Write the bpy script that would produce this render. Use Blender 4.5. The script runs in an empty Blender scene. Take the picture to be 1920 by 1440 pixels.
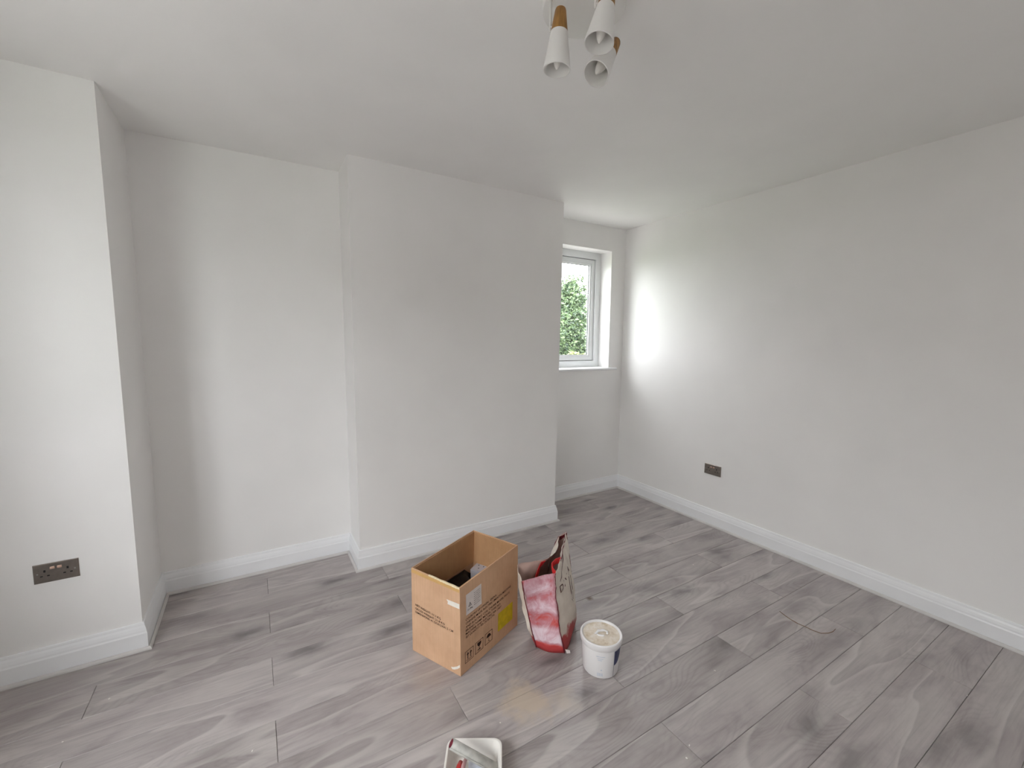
import bpy, bmesh, math, random
from mathutils import Vector, Matrix, noise
random.seed(7)
C = bpy.context.scene.collection
SC = bpy.context.scene

# ------------------------------------------------------------------ camera
F_PX = 801.734
cam_d = bpy.data.cameras.new('camera'); cam_d.sensor_width = 36.0; cam_d.sensor_fit = 'HORIZONTAL'
cam_d.lens = F_PX * 36.0 / 1920.0; cam_d.clip_start = 0.02; cam_d.clip_end = 300
cam = bpy.data.objects.new('camera', cam_d); C.objects.link(cam)
R_ = Vector((0.8565268, -0.5160133, 0.0095923)); U_ = Vector((0.0446865, 0.0926654, 0.9946940)); F_ = Vector((0.5141643, 0.8515535, -0.1024292))
M = Matrix(((R_.x, U_.x, -F_.x, -3.22286), (R_.y, U_.y, -F_.y, -3.16814), (R_.z, U_.z, -F_.z, 1.52781), (0, 0, 0, 1)))
cam.matrix_world = M
SC.camera = cam

# ------------------------------------------------------------------ light: overcast daylight through two windows
SKY = 6.0
w = bpy.data.worlds.new('overcast_sky'); SC.world = w; w.use_nodes = True
bg = w.node_tree.nodes['Background']; bg.inputs[0].default_value = (0.945, 0.972, 1.0, 1); bg.inputs[1].default_value = SKY
SC.view_settings.view_transform = 'Standard'; SC.view_settings.look = 'None'
SC.view_settings.gamma = 1.0; SC.view_settings.use_curve_mapping = False
SC.view_settings.exposure = 1.47
SC.cycles.max_bounces = 14; SC.cycles.diffuse_bounces = 10; SC.cycles.transparent_max_bounces = 12
SC.cycles.use_denoising = True

H = 2.622; XL = -4.54; YF = -4.75
# window openings: alcove window (back wall) and the large one in the left wall
WIN1 = (-0.83, -0.185, 1.262, 2.396)          # x0 x1 z0 z1
WIN2 = (-3.60, -1.66, 0.84, 2.44)             # y0 y1 z0 z1 on the left wall

def portal(name, loc, direction, sx, sy):
    l = bpy.data.lights.new(name, 'AREA'); l.shape = 'RECTANGLE'; l.size = sx; l.size_y = sy
    l.cycles.is_portal = True
    o = bpy.data.objects.new(name, l); C.objects.link(o); o.location = loc
    o.rotation_euler = Vector(direction).to_track_quat('-Z', 'Y').to_euler()
    return o
portal('daylight_portal', ((WIN1[0]+WIN1[1])/2, 0.222, (WIN1[2]+WIN1[3])/2), (0, -1, 0), WIN1[1]-WIN1[0], 1.13)
portal('daylight_portal', (XL-0.215, (WIN2[0]+WIN2[1])/2, (WIN2[2]+WIN2[3])/2), (1, 0, 0), WIN2[1]-WIN2[0], WIN2[3]-WIN2[2])

# ------------------------------------------------------------------ materials
def new_mat(name):
    m = bpy.data.materials.new(name); m.use_nodes = True
    nt = m.node_tree; return m, nt, nt.nodes['Principled BSDF']
def N(nt, t, **kw):
    n = nt.nodes.new(t)
    for k, v in kw.items():
        if k.startswith('i_'):
            key = k[2:]; key = int(key) if key.isdigit() else key.replace('_', ' ')
            n.inputs[key].default_value = v
        else: setattr(n, k, v)
    return n
def L(nt, a, b): nt.links.new(a, b)
def ramp(nt, fac, stops):
    r = N(nt, 'ShaderNodeValToRGB'); e = r.color_ramp.elements
    while len(e) > 1: e.remove(e[-1])
    e[0].position, e[0].color = stops[0][0], stops[0][1]
    for p, c in stops[1:]:
        x = e.new(p); x.color = c
    if fac is not None: L(nt, fac, r.inputs[0])
    return r
def mix(nt, fac, a, b, mode='MIX'):
    m = N(nt, 'ShaderNodeMix', data_type='RGBA', blend_type=mode)
    for s, v in ((m.inputs[0], fac), (m.inputs[6], a), (m.inputs[7], b)):
        if hasattr(v, 'is_output') or isinstance(v, bpy.types.NodeSocket): L(nt, v, s)
        else: s.default_value = v
    return m.outputs[2]
def math_(nt, op, a, b=0.0, c=None):
    m = N(nt, 'ShaderNodeMath', operation=op)
    for i, v in enumerate((a, b) if c is None else (a, b, c)):
        if isinstance(v, bpy.types.NodeSocket): L(nt, v, m.inputs[i])
        else: m.inputs[i].default_value = v
    return m.outputs[0]
def col(r, g, b): return (r, g, b, 1)
def srgb(r, g, b):
    f = lambda c: (c/255/12.92 if c/255 <= 0.04045 else ((c/255+0.055)/1.055)**2.4)
    return (f(r), f(g), f(b), 1)

def plain(name, c, rough=0.5, spec=0.5, metal=0.0, nscale=None, namt=0.08, bump=0.0, bscale=200):
    m, nt, p = new_mat(name)
    p.inputs['Roughness'].default_value = rough; p.inputs['Metallic'].default_value = metal
    p.inputs['Specular IOR Level'].default_value = spec
    p.inputs['Base Color'].default_value = c
    if nscale:
        tc = N(nt, 'ShaderNodeTexCoord'); nz = N(nt, 'ShaderNodeTexNoise', i_Scale=nscale, i_Detail=4.0)
        L(nt, tc.outputs['Object'], nz.inputs['Vector'])
        lo = tuple(x*(1-namt) for x in c[:3]) + (1,); hi = tuple(min(1, x*(1+namt)) for x in c[:3]) + (1,)
        r = ramp(nt, nz.outputs[0], [(0.3, lo), (0.7, hi)]); L(nt, r.outputs[0], p.inputs['Base Color'])
    if bump:
        tc = N(nt, 'ShaderNodeTexCoord'); nz = N(nt, 'ShaderNodeTexNoise', i_Scale=bscale, i_Detail=3.0)
        L(nt, tc.outputs['Object'], nz.inputs['Vector'])
        b = N(nt, 'ShaderNodeBump', i_Strength=bump, i_Distance=0.002)
        L(nt, nz.outputs[0], b.inputs['Height']); L(nt, b.outputs[0], p.inputs['Normal'])
    return m

def wall_paint(name, c, rough=0.42, spec=0.5):
    m, nt, p = new_mat(name)
    tc = N(nt, 'ShaderNodeTexCoord')
    n1 = N(nt, 'ShaderNodeTexNoise', i_Scale=1.3, i_Detail=3.0, i_Roughness=0.55)
    L(nt, tc.outputs['Object'], n1.inputs['Vector'])
    lo = tuple(x*0.975 for x in c[:3]) + (1,); hi = tuple(min(1, x*1.02) for x in c[:3]) + (1,)
    r = ramp(nt, n1.outputs[0], [(0.35, lo), (0.65, hi)]); L(nt, r.outputs[0], p.inputs['Base Color'])
    p.inputs['Roughness'].default_value = rough; p.inputs['Specular IOR Level'].default_value = spec
    n2 = N(nt, 'ShaderNodeTexNoise', i_Scale=260.0, i_Detail=2.0); L(nt, tc.outputs['Object'], n2.inputs['Vector'])
    n3 = N(nt, 'ShaderNodeTexNoise', i_Scale=5.0, i_Detail=2.0); L(nt, tc.outputs['Object'], n3.inputs['Vector'])
    h = math_(nt, 'MULTIPLY_ADD', n3.outputs[0], 6.0, n2.outputs[0])
    b = N(nt, 'ShaderNodeBump', i_Strength=0.12, i_Distance=0.0012); L(nt, h, b.inputs['Height']); L(nt, b.outputs[0], p.inputs['Normal'])
    return m

M_WALL = wall_paint('white_wall_paint', (0.872, 0.863, 0.854, 1), spec=0.36)
M_CEIL = wall_paint('white_ceiling_paint', (0.89, 0.882, 0.872, 1), rough=0.7, spec=0.3)
M_GLOSSWHITE = plain('white_satin_woodwork', (0.86, 0.868, 0.885, 1), rough=0.3, nscale=3, namt=0.02)
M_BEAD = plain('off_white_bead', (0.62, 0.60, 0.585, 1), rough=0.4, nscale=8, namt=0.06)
M_UPVC = plain('white_window_plastic', (0.80, 0.815, 0.82, 1), rough=0.25, nscale=2, namt=0.015)
M_GASKET = plain('black_rubber_gasket', (0.03, 0.03, 0.032, 1), rough=0.6, nscale=30, namt=0.2)
M_SUB = plain('subfloor', (0.03, 0.027, 0.025, 1), rough=0.9, nscale=5, namt=0.2)

def glass_mat():
    m = bpy.data.materials.new('window_glass'); m.use_nodes = True; nt = m.node_tree; nt.nodes.clear()
    o = N(nt, 'ShaderNodeOutputMaterial'); t = N(nt, 'ShaderNodeBsdfTransparent'); t.inputs[0].default_value = (0.96, 0.962, 0.958, 1)
    g = N(nt, 'ShaderNodeBsdfGlossy', i_Roughness=0.02); fr = N(nt, 'ShaderNodeLayerWeight', i_Blend=0.5); ff = math_(nt, 'MULTIPLY_ADD', math_(nt, 'POWER', fr.outputs['Facing'], 5.0), 0.6, 0.035)
    mx = N(nt, 'ShaderNodeMixShader'); L(nt, ff, mx.inputs[0]); L(nt, t.outputs[0], mx.inputs[1]); L(nt, g.outputs[0], mx.inputs[2])
    L(nt, mx.outputs[0], o.inputs[0]); return m
M_GLASS = glass_mat()

def wood_floor():
    m, nt, p = new_mat('grey_oak_laminate')
    tc = N(nt, 'ShaderNodeTexCoord'); oi = N(nt, 'ShaderNodeObjectInfo'); geo = N(nt, 'ShaderNodeNewGeometry')
    off = N(nt, 'ShaderNodeCombineXYZ')
    L(nt, math_(nt, 'MULTIPLY', oi.outputs['Random'], 37.0), off.inputs[0]); L(nt, math_(nt, 'MULTIPLY', oi.outputs['Random'], 91.0), off.inputs[1])
    L(nt, math_(nt, 'MULTIPLY', oi.outputs['Random'], 53.0), off.inputs[2])
    add = N(nt, 'ShaderNodeVectorMath', operation='ADD'); L(nt, tc.outputs['Object'], add.inputs[0]); L(nt, off.outputs[0], add.inputs[1])
    P = add.outputs[0]
    def mapped(sx, sy, sz=1.0):
        mp = N(nt, 'ShaderNodeMapping'); mp.inputs['Scale'].default_value = (sx, sy, sz); L(nt, P, mp.inputs['Vector']); return mp.outputs[0]
    # broad cloudy tone along the board
    nb = N(nt, 'ShaderNodeTexNoise', i_Scale=1.0, i_Detail=5.0, i_Roughness=0.6, i_Distortion=0.6); L(nt, mapped(2.4, 9.0), nb.inputs['Vector'])
    base = ramp(nt, nb.outputs[0], [(0.30, srgb(150, 142, 141)), (0.44, srgb(166, 158, 157)), (0.56, srgb(176, 169, 167)), (0.74, srgb(188, 181, 178))])
    # fine fibre
    nf = N(nt, 'ShaderNodeTexNoise', i_Scale=1.0, i_Detail=5.0, i_Roughness=0.65); L(nt, mapped(3.0, 95.0), nf.inputs['Vector'])
    fib = ramp(nt, nf.outputs[0], [(0.34, col(0.84, 0.835, 0.835)), (0.5, col(1, 1, 1)), (0.68, col(1.06, 1.06, 1.06))])
    c = mix(nt, 0.7, base.outputs[0], fib.outputs[0], 'MULTIPLY')
    # growth rings: contour lines of a slow stretched field give cathedrals and swirls
    nr = N(nt, 'ShaderNodeTexNoise', i_Scale=1.0, i_Detail=1.2, i_Roughness=0.45, i_Distortion=0.25); L(nt, mapped(1.5, 5.2), nr.inputs['Vector'])
    sn = math_(nt, 'SINE', math_(nt, 'MULTIPLY', nr.outputs[0], 190.0))
    gate = N(nt, 'ShaderNodeTexNoise', i_Scale=1.0, i_Detail=1.0); L(nt, mapped(1.9, 4.0, 3.0), gate.inputs['Vector'])
    gt = ramp(nt, gate.outputs[0], [(0.46, col(0.12, 0.12, 0.12)), (0.62, col(0.95, 0.95, 0.95))])
    rings = ramp(nt, math_(nt, 'MULTIPLY_ADD', sn, 0.5, 0.5), [(0.0, col(0.91, 0.905, 0.905)), (0.35, col(0.99, 0.99, 0.99)), (1.0, col(1.025, 1.025, 1.025))])
    c = mix(nt, gt.outputs[0], c, mix(nt, 1.0, c, rings.outputs[0], 'MULTIPLY'))
    # pale sapwood streaks wandering along the board, dusky on one side
    ns = N(nt, 'ShaderNodeTexNoise', i_Scale=1.0, i_Detail=1.5, i_Distortion=0.2); L(nt, mapped(0.9, 5.0), ns.inputs['Vector'])
    dk = ramp(nt, ns.outputs[0], [(0.42, col(0, 0, 0)), (0.515, col(1, 1, 1)), (0.522, col(0, 0, 0))])
    c = mix(nt, math_(nt, 'MULTIPLY', dk.outputs[0], 0.17), c, srgb(120, 113, 112))
    st = ramp(nt, ns.outputs[0], [(0.512, col(0, 0, 0)), (0.522, col(1, 1, 1)), (0.530, col(1, 1, 1)), (0.560, col(0, 0, 0))])
    c = mix(nt, math_(nt, 'MULTIPLY', st.outputs[0], 0.36), c, srgb(203, 198, 194))
    # dark knots and smudges
    vo = N(nt, 'ShaderNodeTexVoronoi', feature='F1', i_Scale=1.0); vo.inputs['Randomness'].default_value = 1.0
    nd = N(nt, 'ShaderNodeTexNoise', i_Scale=11.0, i_Detail=4.0); L(nt, P, nd.inputs['Vector'])
    jit = N(nt, 'ShaderNodeVectorMath', operation='MULTIPLY_ADD'); L(nt, nd.outputs['Color'], jit.inputs[0]); jit.inputs[1].default_value = (0.30, 0.34, 0.0); L(nt, mapped(2.2, 5.4, 1.0), jit.inputs[2])
    L(nt, jit.outputs[0], vo.inputs['Vector'])
    kn = ramp(nt, vo.outputs['Distance'], [(0.0, col(0.85, 0.85, 0.85)), (0.09, col(0.60, 0.60, 0.60)), (0.20, col(0.24, 0.24, 0.24)), (0.36, col(0, 0, 0))])
    c = mix(nt, kn.outputs[0], c, srgb(96, 91, 92))
    # board to board tone
    tone = ramp(nt, oi.outputs['Random'], [(0.0, col(0.90, 0.895, 0.89)), (0.5, col(0.98, 0.975, 0.975)), (1.0, col(1.05, 1.05, 1.05))])
    c = mix(nt, 1.0, c, tone.outputs[0], 'MULTIPLY')
    # plaster dust and scuffs trodden into the boards (fixed marks on the floor)
    nw = N(nt, 'ShaderNodeTexNoise', i_Scale=9.0, i_Detail=5.0, i_Roughness=0.65); L(nt, geo.outputs['Position'], nw.inputs['Vector'])
    for (x, y, rad, colr, amt) in ((-2.30, -1.78, 0.16, srgb(196, 180, 160), 0.75), (-2.16, -1.86, 0.10, srgb(190, 178, 162), 0.5),
                                   (-1.576, -1.356, 0.035, srgb(96, 74, 50), 0.9), (-2.62, -1.45, 0.12, srgb(172, 160, 150), 0.4)):
        sub = N(nt, 'ShaderNodeVectorMath', operation='DISTANCE'); L(nt, geo.outputs['Position'], sub.inputs[0]); sub.inputs[1].default_value = (x, y, 0)
        d = math_(nt, 'DIVIDE', sub.outputs['Value'], rad)
        f = math_(nt, 'SUBTRACT', math_(nt, 'MULTIPLY_ADD', nw.outputs[0], 1.9, -0.15), d)
        mr = N(nt, 'ShaderNodeMapRange'); mr.inputs[1].default_value = 0.0; mr.inputs[2].default_value = 0.55; mr.inputs[3].default_value = 0; mr.inputs[4].default_value = amt
        L(nt, f, mr.inputs[0]); c = mix(nt, mr.outputs[0], c, colr)
    L(nt, c, p.inputs['Base Color'])
    rr = ramp(nt, nf.outputs[0], [(0.3, col(0.36, 0.36, 0.36)), (0.7, col(0.46, 0.46, 0.46))]); L(nt, rr.outputs[0], p.inputs['Roughness'])
    p.inputs['Specular IOR Level'].default_value = 0.5
    b = N(nt, 'ShaderNodeBump', i_Strength=0.10, i_Distance=0.0008); L(nt, nf.outputs[0], b.inputs['Height']); L(nt, b.outputs[0], p.inputs['Normal'])
    return m
M_FLOOR = wood_floor()

# ------------------------------------------------------------------ mesh helpers
def link(name, me, mat, parent=None):
    o = bpy.data.objects.new(name, me); C.objects.link(o)
    for mm in (mat if isinstance(mat, (list, tuple)) else [mat]): me.materials.append(mm)
    if parent is not None: o.parent = parent
    return o
def from_bm(name, bm, mat, parent=None, smooth=False):
    me = bpy.data.meshes.new(name); bmesh.ops.recalc_face_normals(bm, faces=bm.faces[:]); bm.to_mesh(me); bm.free()
    if smooth: me.polygons.foreach_set('use_smooth', [True]*len(me.polygons))
    return link(name, me, mat, parent)
def from_py(name, v, f, mat, parent=None, smooth=False):
    me = bpy.data.meshes.new(name); me.from_pydata([tuple(x) for x in v], [], f); me.update()
    if smooth: me.polygons.foreach_set('use_smooth', [True]*len(me.polygons))
    return link(name, me, mat, parent)
def struct(o): o['kind'] = 'structure'; return o
def tag(o, label, cat, group=None):
    o['label'] = label; o['category'] = cat
    if group: o['group'] = group
    return o
def thing(name, label, cat, loc=(0, 0, 0), rz=0.0, group=None):
    o = bpy.data.objects.new(name, None); C.objects.link(o); o.location = loc; o.rotation_euler = (0, 0, rz); o.empty_display_size = 0.05
    return tag(o, label, cat, group)
def add_prism(bm, pb, pt, zb, zt):
    b = [bm.verts.new((x, y, zb)) for x, y in pb]; t = [bm.verts.new((x, y, zt)) for x, y in pt]; n = len(b)
    bm.faces.new(b[::-1]); bm.faces.new(t)
    for i in range(n): bm.faces.new((b[i], b[(i+1) % n], t[(i+1) % n], t[i]))
def prism(name, pb, pt, zb, zt, mat, parent=None):
    bm = bmesh.new(); add_prism(bm, pb, pt, zb, zt); return from_bm(name, bm, mat, parent)
def box(name, x0, x1, y0, y1, z0, z1, mat, parent=None, bev=0.0):
    bm = bmesh.new(); q = [(x0, y0), (x1, y0), (x1, y1), (x0, y1)]; add_prism(bm, q, q, z0, z1)
    if bev: bmesh.ops.bevel(bm, geom=bm.edges[:], offset=bev, segments=2, affect='EDGES', profile=0.5)
    return from_bm(name, bm, mat, parent)
def ring_prism(name, outer, inner, axis, d0, d1, mat, parent=None):
    """rectangular frame: outer / inner = (a0,a1,z0,z1); extruded along axis ('x' or 'y') from d0 to d1"""
    def P(a, z, d): return (a, d, z) if axis == 'y' else (d, a, z)
    bm = bmesh.new(); vs = {}
    for k, d in enumerate((d0, d1)):
        for j, (a0, a1, z0, z1) in enumerate((outer, inner)):
            vs[k, j] = [bm.verts.new(P(a, z, d)) for a, z in ((a0, z0), (a1, z0), (a1, z1), (a0, z1))]
    for i in range(4):
        n = (i+1) % 4
        for k in (0, 1): bm.faces.new((vs[k, 0][i], vs[k, 0][n], vs[k, 1][n], vs[k, 1][i]))
        for j in (0, 1): bm.faces.new((vs[0, j][i], vs[0, j][n], vs[1, j][n], vs[1, j][i]))
    return from_bm(name, bm, mat, parent)
def sweep_pts(pts, radius, sides=8, cap=True):
    """tube through points; radius scalar or list"""
    v = []; f = []; n = len(pts); pts = [Vector(p) for p in pts]
    up = Vector((0, 0, 1))
    for i, p in enumerate(pts):
        t = (pts[min(i+1, n-1)] - pts[max(i-1, 0)]).normalized()
        a = t.cross(up) if abs(t.z) < 0.95 else t.cross(Vector((1, 0, 0))); a.normalize(); b = t.cross(a)
        r = radius[i] if isinstance(radius, (list, tuple)) else radius
        for s in range(sides):
            q = 2*math.pi*s/sides; v.append(p + a*math.cos(q)*r + b*math.sin(q)*r)
    for i in range(n-1):
        for s in range(sides):
            f.append((i*sides+s, i*sides+(s+1) % sides, (i+1)*sides+(s+1) % sides, (i+1)*sides+s))
    if cap: f.append(tuple(range(sides))[::-1]); f.append(tuple(range((n-1)*sides, n*sides)))
    return v, f
def tube(name, pts, radius, mat, parent=None, sides=8):
    v, f = sweep_pts(pts, radius, sides); return from_py(name, v, f, mat, parent, True)
def lathe(name, prof, mat, parent=None, segs=48, axis=None, smooth=True, closed=False):
    """prof [(r,z)...]; optional axis=(origin, direction) """
    v = []; f = []
    for r, z in prof:
        for s in range(segs):
            a = 2*math.pi*s/segs; v.append(Vector((r*math.cos(a), r*math.sin(a), z)))
    n = len(prof)
    for i in range(n-1):
        for s in range(segs): f.append((i*segs+s, i*segs+(s+1) % segs, (i+1)*segs+(s+1) % segs, (i+1)*segs+s))
    if prof[0][0] > 1e-6 and not closed: f.append(tuple(range(segs))[::-1])
    if prof[-1][0] > 1e-6 and not closed: f.append(tuple(range((n-1)*segs, n*segs)))
    if axis is not None:
        o, d = axis; q = Vector(d).normalized().to_track_quat('Z', 'Y').to_matrix(); v = [Vector(o) + q @ p for p in v]
    bm = bmesh.new(); bv = [bm.verts.new(p) for p in v]
    for t in f: bm.faces.new([bv[i] for i in t])
    bmesh.ops.remove_doubles(bm, verts=bm.verts[:], dist=1e-6)
    o = from_bm(name, bm, mat, parent, smooth)
    if smooth: o.data.set_sharp_from_angle(angle=math.radians(35))
    return o
def text_geo(s, size, align='LEFT', spacing=1.0, bold=0.0):
    cu = bpy.data.curves.new('t', 'FONT'); cu.body = s; cu.size = size; cu.align_x = align; cu.space_character = spacing; cu.resolution_u = 2; cu.offset = bold
    to = bpy.data.objects.new('t', cu); C.objects.link(to)
    dg = bpy.context.evaluated_depsgraph_get(); me = bpy.data.meshes.new_from_object(to.evaluated_get(dg))
    v = [tuple(p.co) for p in me.vertices]; f = [tuple(p.vertices) for p in me.polygons]
    bpy.data.objects.remove(to); bpy.data.curves.remove(cu); bpy.data.meshes.remove(me)
    return v, f

# ------------------------------------------------------------------ room shell
PT = (-3.7609, -0.5457); PB = (-3.7492, -0.5553)                # pilaster corner, top / bottom
CRT = (-1.0465, -0.3422); CRB = (-1.0906, -0.3572)              # chimney breast right edge
CLT = (-2.6907, -0.3600); CLB = (-2.6794, -0.3430)              # chimney breast left edge
YA = -0.0426
Z0 = -0.03; ZT = H + 0.05
def lean(b, t, z): k = (z-0.136)/(H-0.136); return (b[0]+(t[0]-b[0])*k, b[1]+(t[1]-b[1])*k)
pil_b = lean(PB, PT, Z0); pil_t = lean(PB, PT, ZT)
struct(prism('wall_pilaster', [(XL-0.25, pil_b[1]), pil_b, (pil_b[0], 0.25), (XL-0.25, 0.25)], [(XL-0.25, pil_t[1]), pil_t, (pil_t[0], 0.25), (XL-0.25, 0.25)], Z0, ZT, M_WALL))
struct(box('wall_alcove', -3.78, -2.60, YA, 0.25, Z0, ZT, M_WALL))
rb, rt, lb, lt = lean(CRB, CRT, Z0), lean(CRB, CRT, ZT), lean(CLB, CLT, Z0), lean(CLB, CLT, ZT)
struct(prism('wall_chimney', [lb, rb, (rb[0], 0.25), (lb[0], 0.25)], [lt, rt, (rt[0], 0.25), (lt[0], 0.25)], Z0, ZT, M_WALL))
struct(ring_prism('wall_back', (-1.2, 0.25, Z0, ZT), WIN1, 'y', 0.0, 0.215, M_WALL))
struct(box('wall_right', 0.0, 0.25, YF-0.25, 0.02, Z0, ZT, M_WALL))
struct(box('wall_front', XL-0.25, 0.25, YF-0.25, YF, Z0, ZT, M_WALL))
struct(ring_prism('wall_left', (YF-0.1, -0.50, Z0, ZT), WIN2, 'x', XL, XL-0.25, M_WALL))
struct(box('ceiling', XL-0.25, 0.25, YF-0.25, 0.25, H, H+0.12, M_CEIL))
floor = struct(box('floor', XL-0.25, 0.25, YF-0.25, 0.25, -0.05, -0.014, M_SUB))

# floor boards: rows along x, 0.1985 m wide, 1.332 m long, half-bond
ROW0, RW, BL = -1.540, 0.1985, 1.332
plank_cache = {}
def plank_mesh(l, wd):
    key = (round(l, 4), round(wd, 4))
    if key in plank_cache: return plank_cache[key]
    e, c, t = 0.0006, 0.0016, 0.013
    x, y = l/2-e, wd/2-e; v = []
    for ins, z in ((0, -t), (0, -c), (c, 0)):
        v += [(-x+ins, -y+ins, z), (x-ins, -y+ins, z), (x-ins, y-ins, z), (-x+ins, y-ins, z)]
    f = [(3, 2, 1, 0), (8, 9, 10, 11)]
    for k in (0, 4):
        for i in range(4): f.append((k+i, k+(i+1) % 4, k+4+(i+1) % 4, k+4+i))
    me = bpy.data.meshes.new('plank'); me.from_pydata(v, [], f); me.materials.append(M_FLOOR); plank_cache[key] = me
    return me
def room_spans(y):
    if y > -0.35: return [(-3.75, -2.68), (-1.085, 0.0)]
    if y > -0.547: return [(-3.75, 0.0)]
    return [(XL, 0.0)]
for k in range(-8, 17):
    y1 = ROW0 - RW*k; y0 = y1 - RW
    y1 = min(y1, 0.0); y0 = max(y0, YF)
    if y1 - y0 < 0.02: continue
    yc = (y0+y1)/2
    seam = -1.215 if k % 2 == 0 else -0.549
    for (a, b) in room_spans(yc):
        n = math.floor((a-seam)/BL); x = seam + n*BL
        while x < b:
            xa, xb = max(x, a), min(x+BL, b)
            if xb - xa > 0.015:
                o = bpy.data.objects.new('plank', plank_mesh(xb-xa, y1-y0)); C.objects.link(o)
                o.location = ((xa+xb)/2, yc, 0); o.parent = floor
            x += BL

# skirting: mitred runs with a moulded top, and a bead at its foot
loop = [(XL, PB[1]), PB, (PB[0], YA), (CLB[0], YA), CLB, CRB, (CRB[0], 0.0), (0.0, 0.0), (0.0, YF), (XL, YF)]
names = ['pilaster', 'return', 'alcove', 'chimney_return', 'chimney', 'chimney_side', 'back', 'right', 'front', 'left']
prof_skirt = [(-0.004, 0.003), (0.019, 0.003), (0.019, 0.084), (0.0175, 0.0885), (0.0165, 0.091), (0.0155, 0.100), (0.0125, 0.113), (0.0090, 0.123), (0.0085, 0.128), (0.007, 0.1345), (0.003, 0.136), (-0.004, 0.136)]
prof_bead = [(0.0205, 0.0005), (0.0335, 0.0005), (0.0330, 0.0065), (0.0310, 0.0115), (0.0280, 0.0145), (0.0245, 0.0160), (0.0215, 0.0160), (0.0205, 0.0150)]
def mitre(i):
    n = len(loop); p = Vector(loop[i]); a = (p-Vector(loop[i-1])).normalized(); b = (Vector(loop[(i+1) % n])-p).normalized()
    na, nb = Vector((a.y, -a.x)), Vector((b.y, -b.x)); m = na+nb; return m / max(0.2, m.dot(na))
def run(name, i, prof, mat):
    j = (i+1) % len(loop); v = []; f = []
    for q in (i, j):
        m = mitre(q); p = Vector(loop[q])
        for o, z in prof: v.append((p.x+m.x*o, p.y+m.y*o, z))
    k = len(prof)
    for s in range(k): f.append((s, (s+1) % k, k+(s+1) % k, k+s))
    f.append(tuple(range(k))[::-1]); f.append(tuple(range(k, 2*k)))
    bm = bmesh.new(); bv = [bm.verts.new(x) for x in v]
    for t in f: bm.faces.new([bv[x] for x in t])
    return struct(from_bm(name, bm, mat))
for i, nm in enumerate(names):
    run('baseboard_'+nm, i, prof_skirt, M_GLOSSWHITE)
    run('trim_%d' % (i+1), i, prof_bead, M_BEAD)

# ------------------------------------------------------------------ windows
def window(name, r, axis, face, out, sash_list, mat=M_UPVC):
    """r opening rect; face = inner face coordinate of the frame, out = sign of the outward direction"""
    root = bpy.data.objects.new(name, None); C.objects.link(root); struct(root)
    a0, a1, z0, z1 = r; fw = 0.064; d = 0.062*out
    n = len(sash_list)
    ring_prism('frame', (a0, a1, z0, z1), (a0+fw, a1-fw, z0+fw, z1-fw), axis, face, face+d, mat, root)
    for (s0, s1) in sash_list:
        so = (s0+0.005, s1-0.005, z0+fw+0.005, z1-fw-0.005)
        gi = (s0+0.025, s1-0.025, z0+fw+0.025, z1-fw-0.025)
        # the casement sits back in the rebate behind a gap with a dark gasket
        ring_prism('gasket', (s0, s1, z0+fw, z1-fw), gi, axis, face+0.026*out, face+0.034*out, M_GASKET, root)
        sash = ring_prism('sash', so, (so[0]+0.036, so[1]-0.036, so[2]+0.036, so[3]-0.036), axis, face+0.016*out, face+0.055*out, mat, root)
        gb = (so[0]+0.036, so[1]-0.036, so[2]+0.036, so[3]-0.036); si = (gb[0]+0.018, gb[1]-0.018, gb[2]+0.018, gb[3]-0.018)
        ring_prism('glazing_bead', gb, si, axis, face+0.022*out, face+0.05*out, mat, sash)
        ring_prism('glazing_seal', (si[0]-0.002, si[1]+0.002, si[2]-0.002, si[3]+0.002), (si[0]+0.004, si[1]-0.004, si[2]+0.004, si[3]-0.004), axis, face+0.034*out, face+0.044*out, M_GASKET, sash)
        p0, p1 = face+0.037*out, face+0.041*out
        if axis == 'y': box('pane', si[0], si[1], min(p0, p1), max(p0, p1), si[2], si[3], M_GLASS, sash)
        else: box('pane', min(p0, p1), max(p0, p1), si[0], si[1], si[2], si[3], M_GLASS, sash)
    for q in range(n-1):
        m0, m1 = sash_list[q][1], sash_list[q+1][0]
        if axis == 'y': box('mullion', m0, m1, min(face, face+d), max(face, face+d), z0+fw, z1-fw, mat, root)
        else: box('mullion', min(face, face+d), max(face, face+d), m0, m1, z0+fw, z1-fw, mat, root)
    return root
a0, a1, z0, z1 = WIN1
win1 = window('window_1', WIN1, 'y', 0.15, 1, [(a0+0.064, a1-0.064)])
# window board with a rounded nose and short horns
bm = bmesh.new()
bprof = [(0.15, 1.240), (-0.024, 1.240), (-0.031, 1.244), (-0.034, 1.252), (-0.031, 1.260), (-0.024, 1.264), (0.15, 1.264)]
v0 = [bm.verts.new((-1.08, y, z)) for y, z in bprof]; v1 = [bm.verts.new((-0.098, y, z)) for y, z in bprof]
bm.faces.new(v0); bm.faces.new(v1[::-1])
for i in range(len(bprof)): bm.faces.new((v0[i], v0[(i+1) % 7], v1[(i+1) % 7], v1[i]))
from_bm('window_sill', bm, M_GLOSSWHITE, win1)
b0, b1 = WIN2[0], WIN2[1]; mid = (b0+b1)/2
win2 = window('window_2', WIN2, 'x', XL-0.14, -1, [(b0+0.064, mid-0.03), (mid+0.03, b1-0.064)])
box('window_sill', XL-0.14, XL+0.035, b0-0.05, b1+0.05, WIN2[2]-0.022, WIN2[2]+0.002, M_GLOSSWHITE, win2, 0.005)

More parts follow.
